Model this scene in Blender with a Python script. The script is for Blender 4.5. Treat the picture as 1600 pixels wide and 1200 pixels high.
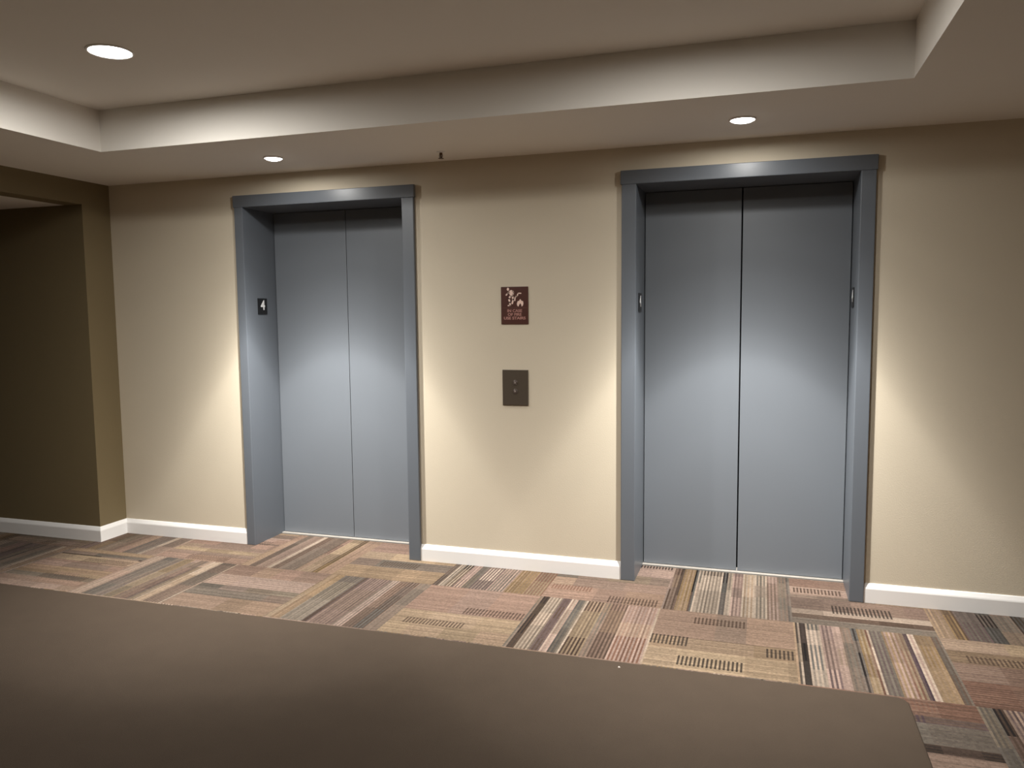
import bpy, bmesh, math, random
import numpy as np
from mathutils import Vector, Matrix
for o in list(bpy.data.objects): bpy.data.objects.remove(o)
S = bpy.context.scene
COL = S.collection
R = math.radians

# ------------------------------------------------------------------ camera
cam_d = bpy.data.cameras.new('camera'); cam = bpy.data.objects.new('camera', cam_d); COL.objects.link(cam)
cam_d.sensor_fit = 'HORIZONTAL'; cam_d.sensor_width = 36.0; cam_d.lens = 1223.46 / 1600 * 36.0
cam_d.clip_start = 0.05
def cam_axes(yaw, pitch, roll):
    y, p, r = R(yaw), R(pitch), R(roll)
    f = Vector((-math.sin(y) * math.cos(p), math.cos(y) * math.cos(p), math.sin(p)))
    ri = Vector((math.cos(y), math.sin(y), 0)); up = ri.cross(f)
    return ri * math.cos(r) + up * math.sin(r), -ri * math.sin(r) + up * math.cos(r), f
ri, up, fw = cam_axes(17.7873, -5.1348, -0.5582)
m = Matrix((ri, up, -fw)).transposed().to_4x4(); m.translation = Vector((1.0656, -4.13, 1.4425))
cam.matrix_world = m
S.camera = cam

# ------------------------------------------------------------------ world, exposure
w = bpy.data.worlds.new('world'); S.world = w; w.use_nodes = True
w.node_tree.nodes['Background'].inputs[0].default_value = (0.9, 0.8, 0.7, 1)
w.node_tree.nodes['Background'].inputs[1].default_value = 0.0
S.view_settings.view_transform = 'Standard'; S.view_settings.look = 'None'
S.view_settings.gamma = 1; S.view_settings.use_curve_mapping = False
S.view_settings.exposure = 0.17
LAMP_OVER_DOOR = 1130.0       # peak intensity of the two downlights in front of the lifts
LAMP_TRAY = 252.0           # power of the two tray lamps
LAMP_COL = (1.0, 0.98, 0.935)

# ------------------------------------------------------------------ helpers
def tag(o, label=None, cat=None, group=None, kind=None):
    if label: o['label'] = label
    if cat: o['category'] = cat
    if group: o['group'] = group
    if kind: o['kind'] = kind
    return o
def obj(name, bm, mat, parent=None, smooth=False):
    me = bpy.data.meshes.new(name); bmesh.ops.recalc_face_normals(bm, faces=bm.faces); bm.to_mesh(me); bm.free()
    for k in (mat if isinstance(mat, (list, tuple)) else [mat]): me.materials.append(k)
    if smooth:
        for p in me.polygons: p.use_smooth = True
    o = bpy.data.objects.new(name, me); COL.objects.link(o)
    if parent: o.parent = parent
    return o
def empty(name, loc, rot=(0, 0, 0)):
    o = bpy.data.objects.new(name, None); COL.objects.link(o); o.location = loc; o.rotation_euler = rot
    o.empty_display_size = 0.1
    return o
def box(bm, x0, x1, y0, y1, z0, z1, bevel=0.0, seg=2):
    v = [bm.verts.new(p) for p in ((x0,y0,z0),(x1,y0,z0),(x1,y1,z0),(x0,y1,z0),(x0,y0,z1),(x1,y0,z1),(x1,y1,z1),(x0,y1,z1))]
    fs = [bm.faces.new([v[i] for i in q]) for q in ((0,3,2,1),(4,5,6,7),(0,1,5,4),(1,2,6,5),(2,3,7,6),(3,0,4,7))]
    if bevel:
        es = list({e for f in fs for e in f.edges})
        bmesh.ops.bevel(bm, geom=es, offset=bevel, segments=seg, affect='EDGES', profile=0.6)
    return bm
def nbox(*a, **k): return box(bmesh.new(), *a, **k)
def lathe(bm, prof, n=48, cap=False):
    rings = []
    for r, z in prof:
        rings.append([bm.verts.new((r * math.cos(2 * math.pi * i / n), r * math.sin(2 * math.pi * i / n), z)) for i in range(n)])
    for a, b in zip(rings, rings[1:]):
        for i in range(n): bm.faces.new((a[i], a[(i + 1) % n], b[(i + 1) % n], b[i]))
    if cap:
        bm.faces.new(rings[0]); bm.faces.new(rings[-1])
    return bm
def prism(bm, pts, y0, y1):
    """outline in (x, z), extruded along y"""
    a = [bm.verts.new((x, y0, z)) for x, z in pts]; b = [bm.verts.new((x, y1, z)) for x, z in pts]
    bm.faces.new(a); bm.faces.new(b[::-1])
    for i in range(len(pts)):
        j = (i + 1) % len(pts); bm.faces.new((a[i], b[i], b[j], a[j]))
    return bm
def stroke(bm, pts, wd, y0, y1, n=10):
    """rounded strokes in (x, z), each segment a capsule plate"""
    for (x0, z0), (x1, z1) in zip(pts, pts[1:]):
        a = math.atan2(z1 - z0, x1 - x0); o = []
        for k in range(n + 1): t = a + math.pi / 2 + math.pi * k / n; o.append((x0 + wd / 2 * math.cos(t), z0 + wd / 2 * math.sin(t)))
        for k in range(n + 1): t = a - math.pi / 2 + math.pi * k / n; o.append((x1 + wd / 2 * math.cos(t), z1 + wd / 2 * math.sin(t)))
        prism(bm, o, y0, y1)
def text_mesh(s, size, depth, name, mat, parent, loc, rot, space=1.0, sx=1.0, bold=0.0):
    cu = bpy.data.curves.new('lettering', 'FONT'); cu.body = s; cu.size = size; cu.extrude = depth; cu.space_character = space
    cu.align_x = 'CENTER'; cu.align_y = 'CENTER'; cu.offset = bold
    t = bpy.data.objects.new('lettering', cu); COL.objects.link(t)
    dg = bpy.context.evaluated_depsgraph_get(); me = bpy.data.meshes.new_from_object(t.evaluated_get(dg))
    bpy.data.objects.remove(t); bpy.data.curves.remove(cu)
    me.name = name; me.materials.clear(); me.materials.append(mat)
    o = bpy.data.objects.new(name, me); COL.objects.link(o); o.parent = parent; o.location = loc; o.rotation_euler = rot; o.scale = (sx, 1, 1)
    return o
def srgb(r, g, b):
    return tuple((c / 255 / 12.92) if c / 255 <= .04045 else ((c / 255 + .055) / 1.055) ** 2.4 for c in (r, g, b)) + (1,)

# ------------------------------------------------------------------ materials
def mat(name, col, rough=0.6, metal=0.0, spec=0.5, nscale=0, namt=0.0, bump=0.0, bscale=200.0, stretch=(1, 1, 1), coat=0.0):
    m = bpy.data.materials.new(name); m.use_nodes = True; nt = m.node_tree; N = nt.nodes; L = nt.links
    b = N['Principled BSDF']; b.inputs['Base Color'].default_value = col if len(col) == 4 else (*col, 1)
    b.inputs['Roughness'].default_value = rough; b.inputs['Metallic'].default_value = metal
    b.inputs['Specular IOR Level'].default_value = spec; b.inputs['Coat Weight'].default_value = coat
    tc = N.new('ShaderNodeTexCoord'); mp = N.new('ShaderNodeMapping'); mp.inputs['Scale'].default_value = stretch
    L.new(tc.outputs['Object'], mp.inputs[0])
    if namt:
        n = N.new('ShaderNodeTexNoise'); n.inputs['Scale'].default_value = nscale; n.inputs['Detail'].default_value = 5
        L.new(mp.outputs[0], n.inputs[0])
        mr = N.new('ShaderNodeMapRange'); mr.inputs[3].default_value = 1 - namt; mr.inputs[4].default_value = 1 + namt
        L.new(n.outputs[0], mr.inputs[0])
        mx = N.new('ShaderNodeVectorMath'); mx.operation = 'SCALE'; mx.inputs[0].default_value = (col[0], col[1], col[2])
        L.new(mr.outputs[0], mx.inputs['Scale']); L.new(mx.outputs[0], b.inputs['Base Color'])
    if bump:
        n2 = N.new('ShaderNodeTexNoise'); n2.inputs['Scale'].default_value = bscale; n2.inputs['Detail'].default_value = 4
        L.new(mp.outputs[0], n2.inputs[0]); bu = N.new('ShaderNodeBump'); bu.inputs['Strength'].default_value = bump
        bu.inputs['Distance'].default_value = 0.002
        L.new(n2.outputs[0], bu.inputs['Height']); L.new(bu.outputs[0], b.inputs['Normal'])
    return m
M_WALL = mat('tan_wall_vinyl', (0.62, 0.545, 0.425), 0.62, spec=0.3, nscale=3, namt=0.03, bump=0.25, bscale=160)
M_ACCENT = mat('olive_brown_wall_vinyl', (0.18, 0.138, 0.074), 0.62, spec=0.3, nscale=3, namt=0.03, bump=0.25, bscale=160)
M_CEIL = mat('ceiling_paint', (0.79, 0.75, 0.69), 0.8, spec=0.2, nscale=2, namt=0.02, bump=0.1, bscale=220)
M_BASE = mat('white_gloss_trim', (0.86, 0.84, 0.82), 0.35, spec=0.5, nscale=4, namt=0.015)
M_DOOR = mat('grey_door_enamel', (0.146, 0.160, 0.179), 0.42, spec=0.45, nscale=2.5, namt=0.03, bump=0.06, bscale=90)
M_CASE = mat('grey_casing_enamel', (0.124, 0.138, 0.158), 0.36, spec=0.5, nscale=4, namt=0.03, bump=0.05, bscale=90)
M_SILL = mat('worn_aluminium', (0.62, 0.58, 0.53), 0.4, metal=0.6, nscale=30, namt=0.08, stretch=(1, 20, 1))
M_DARK = mat('unlit_shaft_black', (0.006, 0.006, 0.007), 0.8)  # near-black colour stands in for the missing light inside the shaft
M_TRIM = mat('white_lamp_trim', (0.82, 0.8, 0.77), 0.4)
M_BLACK = mat('black_plate', (0.008, 0.008, 0.009), 0.35, nscale=60, namt=0.1)
M_WHITE = mat('white_lettering', (0.8, 0.8, 0.8), 0.5)
M_SIGN = mat('maroon_sign_plastic', srgb(74, 36, 26), 0.45, nscale=40, namt=0.06)
M_SIGNW = mat('cream_sign_mark', srgb(236, 205, 190), 0.5)
M_SIGNT = mat('dusty_rose_lettering', srgb(176, 128, 118), 0.5)
M_BRONZE = mat('dark_bronze_plate', srgb(84, 74, 63), 0.42, metal=0.25, nscale=25, namt=0.05, stretch=(1, 1, 12))
M_BUTTON = mat('smoked_button', srgb(96, 84, 80), 0.3, metal=0.2)
M_SPRK = mat('sprinkler_brass', srgb(92, 68, 50), 0.4, metal=0.6)
M_MAT = mat('brown_mat_pile', srgb(68, 58, 49), 0.95, spec=0.1, nscale=9, namt=0.08, bump=0.9, bscale=420)
M_LINT = mat('pale_lint', srgb(225, 210, 200), 0.9)
def emit(name, col, s):
    m = bpy.data.materials.new(name); m.use_nodes = True; nt = m.node_tree; nt.nodes.clear()
    e = nt.nodes.new('ShaderNodeEmission'); e.inputs[0].default_value = (*col, 1); e.inputs[1].default_value = s
    o = nt.nodes.new('ShaderNodeOutputMaterial'); nt.links.new(e.outputs[0], o.inputs[0]); return m
M_LENS_SMALL = emit('small_lamp_lens', LAMP_COL, 9.0)
M_LENS_BIG = emit('large_lamp_lens', LAMP_COL, 22.0)

# ------------------------------------------------------------------ measures
XC = -2.9936                       # corner between the lift wall and the left wall
A = (-2.0253, -1.9674, -0.9009, -0.8283); B = (0.3538, 0.4288, 1.4958, 1.5625)
T, D = 0.02, 0.2975
H1, H0, C = 2.1737, 2.1028, 2.2926
TW, TZ, TL, TR = -0.843, 2.501, -2.2005, 1.5786
J, CH = 0.2205, 2.1482             # depth of the left return, ceiling height of the side corridor
XR, YF = 3.7, -5.3                 # right and front walls
XCOR = -6.2

# ------------------------------------------------------------------ walls, ceiling
bm = bmesh.new()                                     # back wall, thick, with the two lift openings
xs = [XC, A[1] - .0, A[2], B[1], B[2], XR]
for x0, x1 in ((XC, A[1]), (A[2], B[1]), (B[2], XR)): box(bm, x0, x1, 0, .42, 0, C + .02)
for x0, x1 in ((A[1], A[2]), (B[1], B[2])): box(bm, x0, x1, 0, .42, H0 + .0, C + .02)
bmesh.ops.remove_doubles(bm, verts=bm.verts, dist=1e-5)
inner = [f for f in bm.faces if len([g for g in bm.faces if g is not f and (g.calc_center_median() - f.calc_center_median()).length < 1e-4]) ]
bmesh.ops.delete(bm, geom=inner, context='FACES')
tag(obj('wall_back', bm, M_WALL), kind='structure')
YO = -1.45                          # near side of the corridor opening
tag(obj('wall_left', nbox(XCOR, XC, -J, .42, 0, CH), M_ACCENT), kind='structure')       # return beside the lifts + far wall of the corridor
tag(obj('wall_header', nbox(XC - .14, XC, YO, .42, CH, C + .02), M_ACCENT), kind='structure')
tag(obj('wall_left_front', nbox(XC - .14, XC, YF, YO, 0, C + .02), M_ACCENT), kind='structure')
tag(obj('wall_right', nbox(XR, XR + .14, YF, .42, 0, C + .02), M_WALL), kind='structure')
tag(obj('wall_front', nbox(XC - .14, XR + .14, YF - .14, YF, 0, C + .02), M_WALL), kind='structure')
tag(obj('wall_corridor_end', nbox(XCOR - .14, XCOR, YO - .14, .42, 0, CH + .02), M_ACCENT), kind='structure')
tag(obj('wall_corridor_front', nbox(XCOR, XC - .14, YO - .14, YO, 0, CH + .02), M_ACCENT), kind='structure')
tag(obj('wall_shaft', nbox(XC, XR, 1.2, 1.25, 0, 2.4), M_DARK), kind='structure')  # back plate, darkness painted in, behind the gap between the door panels
bm = bmesh.new()                                     # ceiling: soffit with a raised tray, plus the corridor's lower ceiling
TF = -4.4
def quad(ps): bm.faces.new([bm.verts.new(p) for p in ps])
th = .02
box(bm, XC, XR, TW, .0, C, C + th); box(bm, XC, XR, YF, TF, C, C + th)
box(bm, XC, TL, TF, TW, C, C + th); box(bm, TR, XR, TF, TW, C, C + th)
box(bm, TL - th, TL, TF - th, TW + th, C + th, TZ + th); box(bm, TR, TR + th, TF - th, TW + th, C + th, TZ + th)
box(bm, TL, TR, TW, TW + th, C + th, TZ + th); box(bm, TL, TR, TF - th, TF, C + th, TZ + th)
box(bm, TL, TR, TF, TW, TZ, TZ + th)
box(bm, XCOR, XC - .14, YO, -J, CH, CH + th)
tag(obj('ceiling', bm, M_CEIL), kind='structure')

# ------------------------------------------------------------------ baseboards
def baseboard(name, p0, p1, n, h=.0963, mitre=0):
    """run p0->p1 along the wall, n = outward normal"""
    prof = [(0, 0), (.014, 0), (.014, .070), (.0125, .076), (.005, .0935), (.003, h), (0, h)]
    bm = bmesh.new(); rings = []
    d = Vector((p1[0] - p0[0], p1[1] - p0[1])).normalized()
    for p, e in ((p0, 0), (p1, mitre)): rings.append([bm.verts.new((p[0] + n[0] * a + d.x * a * e, p[1] + n[1] * a + d.y * a * e, z)) for a, z in prof])
    k = len(prof)
    for i in range(k): bm.faces.new((rings[0][i], rings[0][(i + 1) % k], rings[1][(i + 1) % k], rings[1][i]))
    bm.faces.new(rings[0]); bm.faces.new(rings[1][::-1])
    return tag(obj(name, bm, M_BASE), kind='structure')
baseboard('baseboard_back_left', (XC, 0), (A[0], 0), (0, -1))
baseboard('baseboard_back_centre', (A[3], 0), (B[0], 0), (0, -1))
baseboard('baseboard_back_right', (B[3], 0), (XR, 0), (0, -1))
bb = .014
baseboard('baseboard_return', (XC, 0), (XC, -J), (1, 0), mitre=1)
baseboard('baseboard_corridor', (XCOR, -J), (XC, -J), (0, -1), mitre=1)
baseboard('baseboard_right', (XR, YF), (XR, 0), (-1, 0))
baseboard('baseboard_front', (XC, YF), (XR, YF), (0, 1))

# ------------------------------------------------------------------ lift doorways
def doorway(name, X, seam, gap, label):
    x0, x1, x2, x3 = X
    d = tag(empty(name, ((x1 + x2) / 2, 0, 0)), label, 'elevator door', kind='structure')
    ox = (x1 + x2) / 2
    def part(n, bm, m): bmesh.ops.translate(bm, verts=bm.verts, vec=(-ox, 0, 0)); return obj(n, bm, m, d)
    part('head_casing', nbox(x0 - .006, x3 + .006, -T - .003, 0, H0, H1, bevel=.003), M_CASE)
    part('side_casing', nbox(x0, x1, -T, 0, 0, H0, bevel=.003), M_CASE)
    part('side_casing', nbox(x2, x3, -T, 0, 0, H0, bevel=.003), M_CASE)
    th = .012
    part('jamb', nbox(x1 - th, x1 + .0005, -.004, D + .06, 0, H0 + .001), M_CASE)
    part('jamb', nbox(x2 - .0005, x2 + th, -.004, D + .06, 0, H0 + .001), M_CASE)
    part('head_jamb', nbox(x1, x2, -.004, D + .06, H0 - .0005, H0 + .012), M_CASE)
    part('door_panel', nbox(x1 + .004, seam - gap / 2, D, D + .035, .006, H0 - .003, bevel=.002), M_DOOR)
    part('door_panel', nbox(seam + gap / 2, x2 - .004, D, D + .035, .006, H0 - .003, bevel=.002), M_DOOR)
    s = nbox(x1, x2, D - .028, D + .06, -.004, .004)
    for k in range(2): box(s, x1, x2, D - .022 + .012 * k, D - .016 + .012 * k, .003, .0055)
    part('threshold', s, M_SILL)
    return d
doorway('door_1', A, -1.4414, .003, 'grey elevator doorway nearest the left corner, its closed double doors seen beside a wide left jamb with a white 4')
doorway('door_2', B, 0.9488, .007, 'larger looking grey elevator doorway right of the maroon sign, black gap down the middle of its closed doors')
bpy.data.objects['door_1']['label'] = 'grey elevator doorway nearest the left corner, wide left jamb bearing a white 4'
bpy.data.objects['door_2']['label'] = 'grey elevator doorway right of the maroon sign, black gap between its closed doors'

# ------------------------------------------------------------------ carpet floor
rng = np.random.default_rng(11)
def lin(c):
    c = np.array(c, float) / 255; return np.where(c <= .04045, c / 12.92, ((c + .055) / 1.055) ** 2.4)
PAL = dict(taupe=(163,137,121), pink=(181,146,129), tan=(183,153,122), cream=(216,196,176), grey=(137,128,117), slate=(121,119,115),
           dark=(72,61,55), brick=(158,112,92), mauve=(128,106,106), gold=(168,136,93), blush=(205,174,161), sand=(196,170,138), ink=(52,45,44), plum=(98,78,92), umber=(105,82,68))
PL = {k: lin(np.array(v) * .74 + np.array((164, 143, 125)) * (np.mean(v) / 144.) * .26) for k, v in PAL.items()}
TS = 0.6075; TSY = 0.635; GX, GY = 0.006, -0.375
SOFT = ['taupe','pink','tan','blush','sand','taupe','grey','pink']
MIX = ['taupe','grey','slate','tan','pink','cream','mauve','gold','taupe','grey']
NV = 70
# hand laid colour bands of the tiles seen most clearly: fraction along the tile's width and yarn pair
BANDS = {
 (1, 0): [(0,.03,'blush','umber'),(.03,.08,'pink','umber'),(.08,.10,'dark','umber'),(.10,.20,'tan','gold'),(.20,.235,'ink','slate'),(.235,.26,'cream','grey'),(.26,.44,'cream','dark'),
          (.44,.49,'slate','ink'),(.49,.53,'cream','grey'),(.53,.62,'mauve','blush'),(.62,.72,'sand','cream'),(.72,.82,'cream','grey'),(.82,.9,'blush','taupe'),(.9,.97,'grey','taupe'),(.97,1,'slate','grey')],
 (0,-1): [(0,.03,'grey','taupe'),(.03,.085,'dark','umber'),(.085,.2,'cream','umber'),(.2,.27,'mauve','umber'),(.27,.33,'blush','cream'),(.33,.39,'grey','slate'),(.39,.41,'cream','grey'),
          (.41,.56,'sand','umber'),(.56,.62,'taupe','grey'),(.62,.74,'pink','umber'),(.74,.98,'blush','brick'),(.98,1,'tan','cream')],
 (2,-1): [(0,.015,'tan','tan'),(.015,.045,'cream','ink'),(.045,.09,'ink','dark'),(.09,.18,'cream','slate'),(.18,.27,'mauve','blush'),(.27,.33,'blush','blush'),(.33,.4,'grey','taupe'),(.4,.44,'slate','ink'),
          (.44,.5,'sand','gold'),(.5,.53,'cream','brick'),(.53,.62,'grey','mauve'),(.62,.70,'blush','gold'),(.70,.76,'sand','brick'),(.76,.79,'plum','mauve'),(.79,.83,'blush','cream'),(.83,.95,'tan','gold'),(.95,1,'umber','grey')],
 (-2,-1): [(0,.06,'tan','sand'),(.06,.14,'tan','gold'),(.14,.34,'grey','slate'),(.34,.385,'dark','umber'),(.385,.62,'taupe','mauve'),(.62,.70,'blush','grey'),(.70,.78,'taupe','umber'),(.78,.88,'slate','umber'),(.88,1,'taupe','grey')],
 (-1, 0): [(0,.06,'dark','grey'),(.06,.12,'cream','grey'),(.12,.18,'ink','cream'),(.18,.27,'blush','mauve'),(.27,.34,'slate','grey'),(.34,.5,'mauve','cream'),(.5,.66,'grey','blush'),(.66,.84,'tan','gold'),(.84,1,'sand','brick')],
 (-3, 0): [(0,.10,'pink','tan'),(.10,.17,'umber','grey'),(.17,.3,'taupe','blush'),(.3,.35,'cream','cream'),(.35,.41,'umber','taupe'),(.41,.6,'grey','taupe'),(.6,.66,'umber','pink'),(.66,.78,'sand','tan'),(.78,.84,'gold','umber'),(.84,1,'pink','tan')],
 (3, 0): [(0,.12,'tan','taupe'),(.12,.2,'gold','umber'),(.2,.36,'mauve','grey'),(.36,.46,'slate','dark'),(.46,.6,'grey','taupe'),(.6,.68,'ink','slate'),(.68,.85,'grey','mauve'),(.85,1,'brick','umber')],
 (3,-2): [(0,.08,'slate','grey'),(.08,.14,'ink','umber'),(.14,.28,'blush','mauve'),(.28,.5,'tan','gold'),(.5,.6,'umber','brick'),(.6,.8,'blush','tan'),(.8,1,'gold','grey')],
 # tiles whose ribs run across the picture; fraction from the near edge to the far edge
 (1,-1): [(0,.3,'sand','sand'),(.3,.5,'tan','sand'),(.5,1,'pink','tan')],
 (0, 0): [(0,.3,'pink','tan'),(.3,.5,'taupe','blush'),(.5,.7,'grey','taupe'),(.7,1,'blush','taupe')],
 (2, 0): [(0,.12,'grey','taupe'),(.12,.2,'umber','taupe'),(.2,.3,'cream','blush'),(.3,.55,'taupe','mauve'),(.55,.62,'taupe','grey'),(.62,.8,'blush','tan'),(.8,1,'pink','brick')],
 (2,-2): [(0,.4,'taupe','brick'),(.4,.48,'dark','umber'),(.48,.72,'grey','slate'),(.72,.8,'plum','gold'),(.8,1,'brick','pink')],
 (3,-1): [(0,.35,'brick','pink'),(.35,.6,'pink','brick'),(.6,.8,'tan','umber'),(.8,1,'sand','tan')],
 (-1,-1): [(0,.2,'sand','tan'),(.2,.45,'sand','taupe'),(.45,1,'pink','taupe')],
 (-3,-1): [(0,.25,'tan','pink'),(.25,.4,'grey','taupe'),(.4,.5,'slate','grey'),(.5,.75,'blush','cream'),(.75,1,'pink','taupe')],
 (-2, 0): [(0,.3,'tan','sand'),(.3,.5,'grey','umber'),(.5,.7,'sand','tan'),(.7,1,'pink','mauve')],
}
# ticked patches: (u0, u1, v0, v1, yarn); u runs along the ribs
TICKS = {
 (1,-1): [(.28,.68,.78,.90,'umber'),(.0,.28,.36,.52,'dark'),(.22,.66,.06,.2,'ink'),(.8,1,.33,.48,'dark')],
 (0, 0): [(.55,.98,.02,.16,'umber'),(.02,.4,.2,.32,'brick'),(.7,.99,.93,1.,'ink')],
 (2, 0): [(.3,.75,.27,.44,'dark'),(.02,.42,.66,.78,'umber')],
 (2,-2): [(.3,.78,.86,.98,'brick'),(.3,.7,.72,.8,'plum')],
 (-1,-1): [(.5,1.,.48,.6,'umber'),(.1,.6,.2,.3,'umber')],
 (-2, 0): [(.3,.7,.34,.46,'umber')],
 (3,-1): [(.1,.5,.62,.74,'umber')],
}
def tile(i, j, nu):
    n = NV; vert = (i + j) % 2 != 0
    a = np.zeros((nu, n, 3)); key = (i, j)
    if key in BANDS: bands = BANDS[key]
    else:
        bands = []; v = 0.0
        while v < 1:
            wv = rng.uniform(.04, .16); ch = MIX if vert else SOFT
            c1 = rng.choice(ch); c2 = rng.choice(ch + ['umber', 'dark'] if vert else ch)
            if rng.random() < .12: c1 = 'dark'; wv = .03
            bands.append((v, min(1, v + wv), c1, c2)); v += wv
    for (v0, v1, c1, c2) in bands:
        k0, k1 = int(round(v0 * n)), int(round(v1 * n))
        # yarn runs change at random lengths inside a band
        cuts = [0]
        while cuts[-1] < nu: cuts.append(cuts[-1] + int(rng.uniform(.18, .5) * nu) + 1)
        for u0, u1 in zip(cuts, cuts[1:]):
            u1 = min(u1, nu)
            s = rng.uniform(.8, 1.16); ct = rng.choice([.5, .8, 1.0]) if vert else rng.choice([.15, .3, .45])
            tint = PL[rng.choice(SOFT)]; tm = rng.choice([0, .2, .45])
            for k in range(k0, min(k1, n)):
                p = PL[c1] * (1 - tm) + tint * tm
                if k % 2: p = p * (1 - ct) + PL[c2] * ct
                a[u0:u1, k] = p * s
    for (u0, u1, v0, v1, c) in TICKS.get(key, []) if key in TICKS or key in BANDS else ([(rng.uniform(0, .5), rng.uniform(.6, 1), t, t + .12, 'umber') for t in (rng.uniform(0, .3), rng.uniform(.5, .85))] if not vert else []):
        ku0, ku1, kv0, kv1 = int(u0 * nu), int(u1 * nu), int(v0 * n), int(v1 * n)
        for q in range(ku0, ku1):
            if (q // max(1, round(nu / 72))) % 2 == 0: a[q, kv0:kv1] = a[q, kv0:kv1] * .15 + PL[c] * .85
    a *= rng.uniform(.84, 1.14, a.shape[:2])[..., None]; a *= rng.uniform(.8, 1.15, (1, n))[..., None]
    a *= (1 + .05 * np.sin(np.arange(n) * 2.1 + i))[None, :, None]
    return np.clip(a, 0, 1), vert
V, F, CO = [], [], []; off = 0
for i in range(-11, 7):
    for j in range(-9, 1):
        x0 = GX + i * TS; y0 = GY + j * TSY
        if j < -4:
            for k in range(6):
                xx0, xx1 = x0 + k * TS / 6, x0 + (k + 1) * TS / 6
                V.append(np.array([(xx0, y0, 0), (xx1, y0, 0), (xx1, y0 + TSY, 0), (xx0, y0 + TSY, 0)]))
                F.append(np.array([[0, 1, 2, 3]]) + off); off += 4
                CO.append(PL[rng.choice(MIX)][None])
            continue
        nu = 72 if -7 < i else 36
        a, vert = tile(i, j, nu)
        n = NV
        if vert: ax, ay = n, nu; g = a.transpose(1, 0, 2)      # index x, y
        else: ax, ay = nu, n; g = a
        xx, yy = np.meshgrid(x0 + np.arange(ax + 1) / ax * TS, y0 + np.arange(ay + 1) / ay * TSY, indexing='ij')
        V.append(np.stack([xx.ravel(), yy.ravel(), np.zeros(xx.size)], 1))
        I, K = np.meshgrid(np.arange(ax), np.arange(ay), indexing='ij'); b0 = (I * (ay + 1) + K).ravel() + off
        F.append(np.stack([b0, b0 + ay + 1, b0 + ay + 2, b0 + 1], 1)); off += (ax + 1) * (ay + 1)
        CO.append(g.reshape(-1, 3))
V = np.concatenate(V); F = np.concatenate(F); CO = np.concatenate(CO)
me = bpy.data.meshes.new('floor'); nf = len(F)
me.vertices.add(len(V)); me.vertices.foreach_set('co', V.astype(np.float32).ravel())
me.loops.add(nf * 4); me.loops.foreach_set('vertex_index', F.astype(np.int32).ravel())
me.polygons.add(nf); me.polygons.foreach_set('loop_start', np.arange(0, nf * 4, 4, dtype=np.int32))
me.update(calc_edges=True)
at = me.color_attributes.new('yarn', 'FLOAT_COLOR', 'CORNER')
cc = np.ones((nf, 4, 4), np.float32); cc[:, :, :3] = CO[:, None, :]; at.data.foreach_set('color', cc.ravel())
M_CARPET = bpy.data.materials.new('striped_carpet_tiles'); M_CARPET.use_nodes = True
nt = M_CARPET.node_tree; N = nt.nodes; L = nt.links; bs = N['Principled BSDF']
bs.inputs['Roughness'].default_value = .95; bs.inputs['Specular IOR Level'].default_value = .1
an = N.new('ShaderNodeAttribute'); an.attribute_name = 'yarn'
tc = N.new('ShaderNodeTexCoord'); no = N.new('ShaderNodeTexNoise'); no.inputs['Scale'].default_value = 260; no.inputs['Detail'].default_value = 3
L.new(tc.outputs['Object'], no.inputs[0]); mr = N.new('ShaderNodeMapRange'); mr.inputs[3].default_value = .72; mr.inputs[4].default_value = 1.28; L.new(no.outputs[0], mr.inputs[0])
sc = N.new('ShaderNodeVectorMath'); sc.operation = 'SCALE'; L.new(an.outputs['Color'], sc.inputs[0]); L.new(mr.outputs[0], sc.inputs['Scale'])
CARPET_ALBEDO = 0.31
s2 = N.new('ShaderNodeVectorMath'); s2.operation = 'SCALE'; s2.inputs['Scale'].default_value = CARPET_ALBEDO; L.new(sc.outputs[0], s2.inputs[0]); L.new(s2.outputs[0], bs.inputs['Base Color'])
bu = N.new('ShaderNodeBump'); bu.inputs['Strength'].default_value = .5; bu.inputs['Distance'].default_value = .003; L.new(no.outputs[0], bu.inputs['Height']); L.new(bu.outputs[0], bs.inputs['Normal'])
me.materials.append(M_CARPET)
fl = bpy.data.objects.new('floor', me); COL.objects.link(fl); tag(fl, kind='structure')

# ------------------------------------------------------------------ brown mat
def rounded_rect(x0, x1, y0, y1, r, n=8):
    o = []
    for cx, cy, a0 in ((x1 - r, y1 - r, 0), (x0 + r, y1 - r, 90), (x0 + r, y0 + r, 180), (x1 - r, y0 + r, 270)):
        for k in range(n + 1): t = R(a0 + 90 * k / n); o.append((cx + r * math.cos(t), cy + r * math.sin(t)))
    return o
bm = bmesh.new()
prev = None
mx0, mx1, my0, my1 = -2.955, 1.60, -3.2, -1.032
for ins, z in ((0, 0.001), (0, .005), (.004, .0085), (.012, .0095)):
    ring = [bm.verts.new((x, y, z)) for x, y in rounded_rect(mx0 + ins, mx1 - ins, my0 + ins, my1 - ins, .045 - ins)]
    if prev:
        for k in range(len(ring)): bm.faces.new((prev[k], prev[(k + 1) % len(ring)], ring[(k + 1) % len(ring)], ring[k]))
    prev = ring
bm.faces.new(prev)
tag(obj('floor_mat', bm, M_MAT), 'large plain dark brown mat with rounded corner lying on the striped carpet', 'floor mat')
bm = bmesh.new(); bmesh.ops.create_icosphere(bm, subdivisions=2, radius=.0045)
for v in bm.verts: v.co += Vector((random.Random(v.index).uniform(-1, 1), random.Random(v.index + 99).uniform(-1, 1), 0)) * .001
l = obj('lint_speck', bm, M_LINT); l.location = (.534, -1.092, .0115); tag(l, 'tiny pale speck of lint on the brown mat near its far edge', 'lint')

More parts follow.
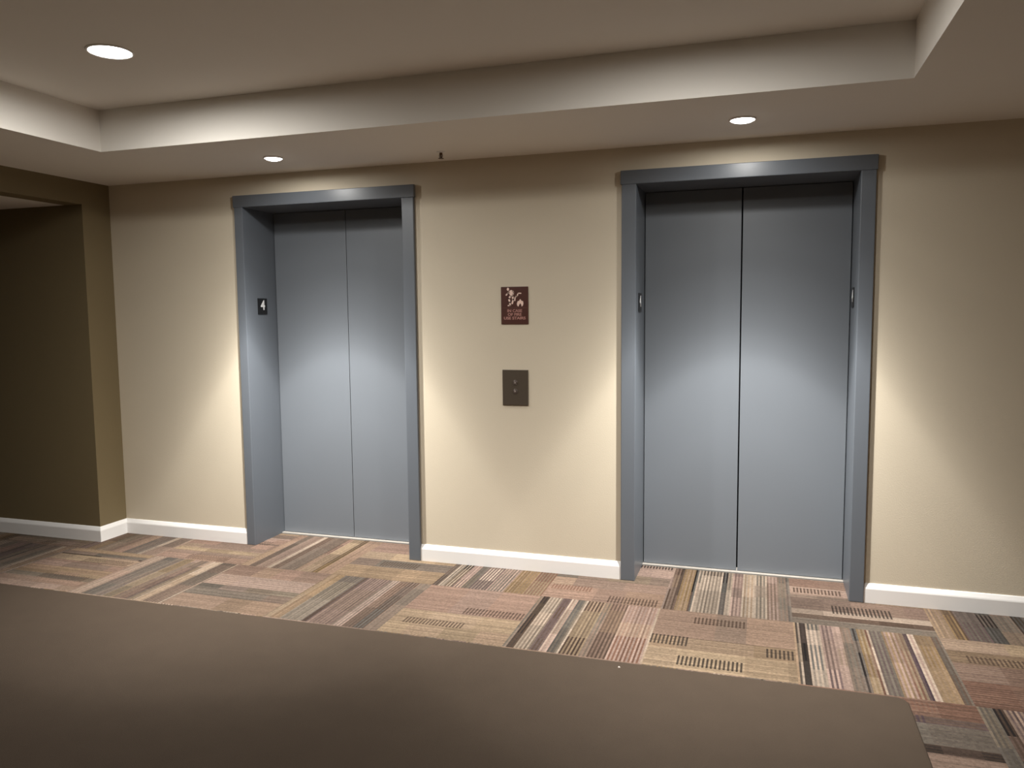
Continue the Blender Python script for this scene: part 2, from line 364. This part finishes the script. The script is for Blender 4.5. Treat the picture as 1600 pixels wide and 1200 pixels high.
# ------------------------------------------------------------------ lamps
def downlight(loc, rad, lens, label, group, bulge=.003):
    d = tag(empty('downlight', loc), label, 'ceiling light', group)
    t = lathe(bmesh.new(), [(rad * 1.0, -.001), (rad * 1.02, -.005), (rad * 1.06, -.006), (rad * 1.11, -.004), (rad * 1.13, 0), (rad * 1.0, 0)], 56)
    obj('trim_ring', t, M_TRIM, d, True)
    b = bmesh.new(); lathe(b, [(rad * 1.0, -.0015), (rad * .96, -.3 * bulge), (rad * .8, -.65 * bulge), (rad * .5, -.9 * bulge), (rad * .2, -bulge), (.0005, -bulge)], 56)
    obj('lens', b, lens, d, True)
    return d
def beam(parent, power, z=-.012, rad=.03, curve=None):
    """the lamp's own light, with the narrow distribution of a reflector lamp"""
    ld = bpy.data.lights.new('reflector_beam', 'SPOT'); ld.spot_size = R(179); ld.spot_blend = .02; ld.shadow_soft_size = rad
    ld.energy = power; ld.color = LAMP_COL; ld.use_nodes = True; nt = ld.node_tree; N = nt.nodes; L = nt.links
    e = N['Emission']; tc = N.new('ShaderNodeTexCoord'); sp = N.new('ShaderNodeSeparateXYZ'); L.new(tc.outputs['Normal'], sp.inputs[0])
    ab = N.new('ShaderNodeMath'); ab.operation = 'ABSOLUTE'; L.new(sp.outputs[2], ab.inputs[0])
    ac = N.new('ShaderNodeMath'); ac.operation = 'ARCCOSINE'; L.new(ab.outputs[0], ac.inputs[0])
    mr = N.new('ShaderNodeMapRange'); mr.inputs[1].default_value = 0; mr.inputs[2].default_value = math.pi / 2; L.new(ac.outputs[0], mr.inputs[0])
    cv = N.new('ShaderNodeFloatCurve'); L.new(mr.outputs[0], cv.inputs['Value'])
    c = cv.mapping.curves[0]
    pts = curve or BEAM
    while len(c.points) < len(pts): c.points.new(.5, .5)
    for p, (dg, v) in zip(c.points, pts): p.location = (dg / 90, v)
    cv.mapping.update(); L.new(cv.outputs[0], e.inputs['Strength'])
    o = bpy.data.objects.new('reflector_beam', ld); COL.objects.link(o); o.parent = parent; o.location = (0, 0, z)
    return o
BEAM = [(0, .36), (10, .42), (18, .56), (24, .54), (28, .47), (32, .38), (36, .185), (41, .075), (48, .03), (60, .012), (75, .008), (90, .0)]
TRAY = [(0, .45), (22, .6), (38, .92), (46, .86), (52, .70), (60, .48), (66, .34), (72, .23), (78, .13), (84, .055), (90, .0)]
G = 'recessed ceiling downlights'
d1 = downlight((-1.470, -.405, C), .046, M_LENS_SMALL, 'small round recessed downlight in the lower ceiling over the left elevator', G, .016); beam(d1, LAMP_OVER_DOOR, z=-.02)
d2 = downlight((.962, -.415, C), .052, M_LENS_SMALL, 'small round recessed downlight in the lower ceiling over the right elevator', G, .016); beam(d2, LAMP_OVER_DOOR, z=-.02)
d3 = downlight((-1.437, -1.538, TZ), .079, M_LENS_BIG, 'large bright downlight in the raised tray ceiling at upper left', None)
beam(d3, LAMP_TRAY, z=-.006, rad=.07, curve=TRAY)
for x, y in ((.77, -1.56),):
    d4 = downlight((x, y, TZ), .073, M_LENS_BIG, 'large recessed downlight in the raised tray ceiling, right of the other one', None)

    beam(d4, LAMP_TRAY * .54, z=-.006, rad=.07, curve=TRAY)

# ------------------------------------------------------------------ sprinkler
s = tag(empty('fire_sprinkler', (-.562, -.239, C)), 'small brass fire sprinkler hanging from the lower ceiling between the downlights', 'sprinkler')
obj('escutcheon', lathe(bmesh.new(), [(.024, 0), (.023, -.003), (.012, -.005), (.008, -.006)], 32), M_TRIM, s, True)
obj('nozzle', lathe(bmesh.new(), [(.008, 0), (.008, -.012), (.006, -.014), (.0045, -.016), (.003, -.03)], 24, True), M_SPRK, s, True)
b = bmesh.new()
stroke(b, [(-.007, -.012), (-.009, -.022), (-.003, -.034)], .003, -.0015, .0015); stroke(b, [(.007, -.012), (.009, -.022), (.003, -.034)], .003, -.0015, .0015)
obj('frame_arm', b, M_SPRK, s)
b = bmesh.new(); 
for k in range(12):
    a0 = 2 * math.pi * k / 12; q = [(.004 * math.cos(a0 + t), .004 * math.sin(a0 + t)) for t in (-.2, .2)] + [(.015 * math.cos(a0 + t), .015 * math.sin(a0 + t)) for t in (.16, -.16)]
    lo = [b.verts.new((x, y, -.035)) for x, y in q]; hi = [b.verts.new((x, y, -.0338)) for x, y in q]
    b.faces.new(lo[::-1]); b.faces.new(hi)
    for z in range(4): b.faces.new((lo[z], lo[(z + 1) % 4], hi[(z + 1) % 4], hi[z]))
lathe(b, [(.006, -.035), (.006, -.0336)], 16, True)
obj('deflector', b, M_SPRK, s)

# ------------------------------------------------------------------ fire stairs sign
sg = tag(empty('wall_sign', (-.2385, 0, 1.384)), 'small maroon sign of a figure, stairs and flame on the tan wall between the elevators', 'sign')
W2, HH = .078, .2055
obj('sign_plate', nbox(-W2, W2, -.005, 0, 0, HH, bevel=.0015), M_SIGN, sg)
def P(u, v): return ((u - 443) / 760 * 2 * W2, (1140 - v) / 1060 * HH)        # sign face measured on its own 760 x 1060 grid
b = bmesh.new(); y0, y1 = -.0062, -.0045
def st(pts, wd): stroke(b, [P(*p) for p in pts], wd, y0, y1)
ctr = P(262, 150); prism(b, [(ctr[0] + .0066 * math.cos(t), ctr[1] + .0085 * math.sin(t)) for t in [k * math.pi / 12 for k in range(24)]], y0, y1)
prism(b, [P(*p) for p in ((290, 205), (350, 170), (400, 190), (415, 240), (400, 345), (385, 370), (330, 360), (318, 320), (300, 270), (268, 245))], y0, y1)
st([(290, 225), (250, 265), (212, 312)], .0075)
st([(395, 200), (425, 245), (402, 300)], .006)
st([(330, 350), (282, 410), (312, 520), (320, 600)], .0095); st([(318, 605), (262, 612)], .006)
st([(385, 350), (408, 440), (380, 545)], .0095)
obj('running_figure', b, M_SIGNW, sg)
b = bmesh.new(); st([(452, 470), (462, 360), (520, 355), (540, 265), (620, 268)], .0062); obj('stair_symbol', b, M_SIGNW, sg)
b = bmesh.new()
prism(b, [P(*p) for p in ((600, 425), (640, 480), (680, 490), (692, 560), (672, 620), (640, 640), (632, 590), (605, 545), (572, 590), (556, 640), (520, 620), (508, 560), (530, 490), (572, 480))], y0, y1)
obj('flame_symbol', b, M_SIGNW, sg)
b = bmesh.new(); prism(b, [P(100, 672), P(790, 672), P(790, 680), P(100, 680)], y0 + .0006, y1); obj('divider_line', b, mat('faint_sign_line', srgb(108, 72, 62), .5), sg)
for i, (tx, v, sz, sx) in enumerate((('IN CASE', 762, .021, 1.12), ('OF FIRE', 866, .021, 1.12), ('USE STAIRS', 970, .021, 1.2))):
    x, z = P(443, v); text_mesh(tx, sz, .0006, 'lettering', M_SIGNT, sg, (x, -.0055, z), (math.pi / 2, 0, 0), sx=sx, bold=.0006)

# ------------------------------------------------------------------ call panel
cp = tag(empty('call_button_panel', (-.2385, 0, .934)), 'dark bronze elevator call panel with two round buttons below the maroon sign', 'button panel')
obj('face_plate', nbox(-.0745, .0745, -.006, 0, 0, .198, bevel=.002), M_BRONZE, cp)
for k, (z, s_) in enumerate(((.128, 1), (.078, -1))):
    b = lathe(bmesh.new(), [(.0155, 0), (.0155, -.002), (.0125, -.003), (.0120, -.0015)], 36)
    bmesh.ops.rotate(b, verts=b.verts, cent=(0, 0, 0), matrix=Matrix.Rotation(R(-90), 3, 'X')); bmesh.ops.translate(b, verts=b.verts, vec=(0, -.006, z))
    r_ = obj('button', b, M_BRONZE, cp, True)
    b = lathe(bmesh.new(), [(.0119, 0), (.0119, .003), (.010, .0042), (.0004, .0046)], 36)
    bmesh.ops.rotate(b, verts=b.verts, cent=(0, 0, 0), matrix=Matrix.Rotation(R(90), 3, 'X')); bmesh.ops.translate(b, verts=b.verts, vec=(0, -.006, z))
    obj('button_cap', b, M_BUTTON, r_, True)
    b = prism(bmesh.new(), [(-.0055, z - .0045 * s_), (.0055, z - .0045 * s_), (0, z + .0055 * s_)], -.0112, -.0100)
    obj('arrow_mark', b, mat('arrow_paint', srgb(150, 140, 130), .5), r_)

# ------------------------------------------------------------------ floor number plates on the jambs
def number_plate(x, sgn, yc, z0, label, wdt=.094, h=.100):
    """plate on a jamb; sgn=+1 faces +x"""
    e = tag(empty('floor_number_plate', (x, yc, z0), (0, 0, R(90) if sgn > 0 else R(-90))), label, 'number plate', 'floor number plates on the elevator jambs')
    obj('plate', nbox(-wdt / 2, wdt / 2, -.004, 0, 0, h, bevel=.001), M_BLACK, e)
    text_mesh('4', .082, .0006, 'numeral', M_WHITE, e, (0.002, -.0044, h * .54), (math.pi / 2, 0, 0), bold=.0022)
    b = bmesh.new()
    for dx, dz in ((-.006, 0), (.0, 0), (.0, -.005), (.006, -.005)):
        q = lathe(bmesh.new(), [(.0014, 0), (.0012, .0007), (.0002, .001)], 10)
        bmesh.ops.rotate(q, verts=q.verts, cent=(0, 0, 0), matrix=Matrix.Rotation(R(90), 3, 'X')); bmesh.ops.translate(q, verts=q.verts, vec=(dx, -.004, h * .14 + dz))
        t = bpy.data.meshes.new('t'); q.to_mesh(t); q.free(); b.from_mesh(t); bpy.data.meshes.remove(t)
    obj('braille', b, M_BLACK, e)
    return e
number_plate(A[1] + .0005, 1, .146, 1.454, 'black plate with white 4 on the left jamb of the left elevator')
number_plate(B[1] + .0005, 1, .118, 1.446, 'black plate with white 4 on the left jamb of the right elevator')
number_plate(B[2] - .0005, -1, .180, 1.457, 'black plate with white 4 on the right jamb of the right elevator')
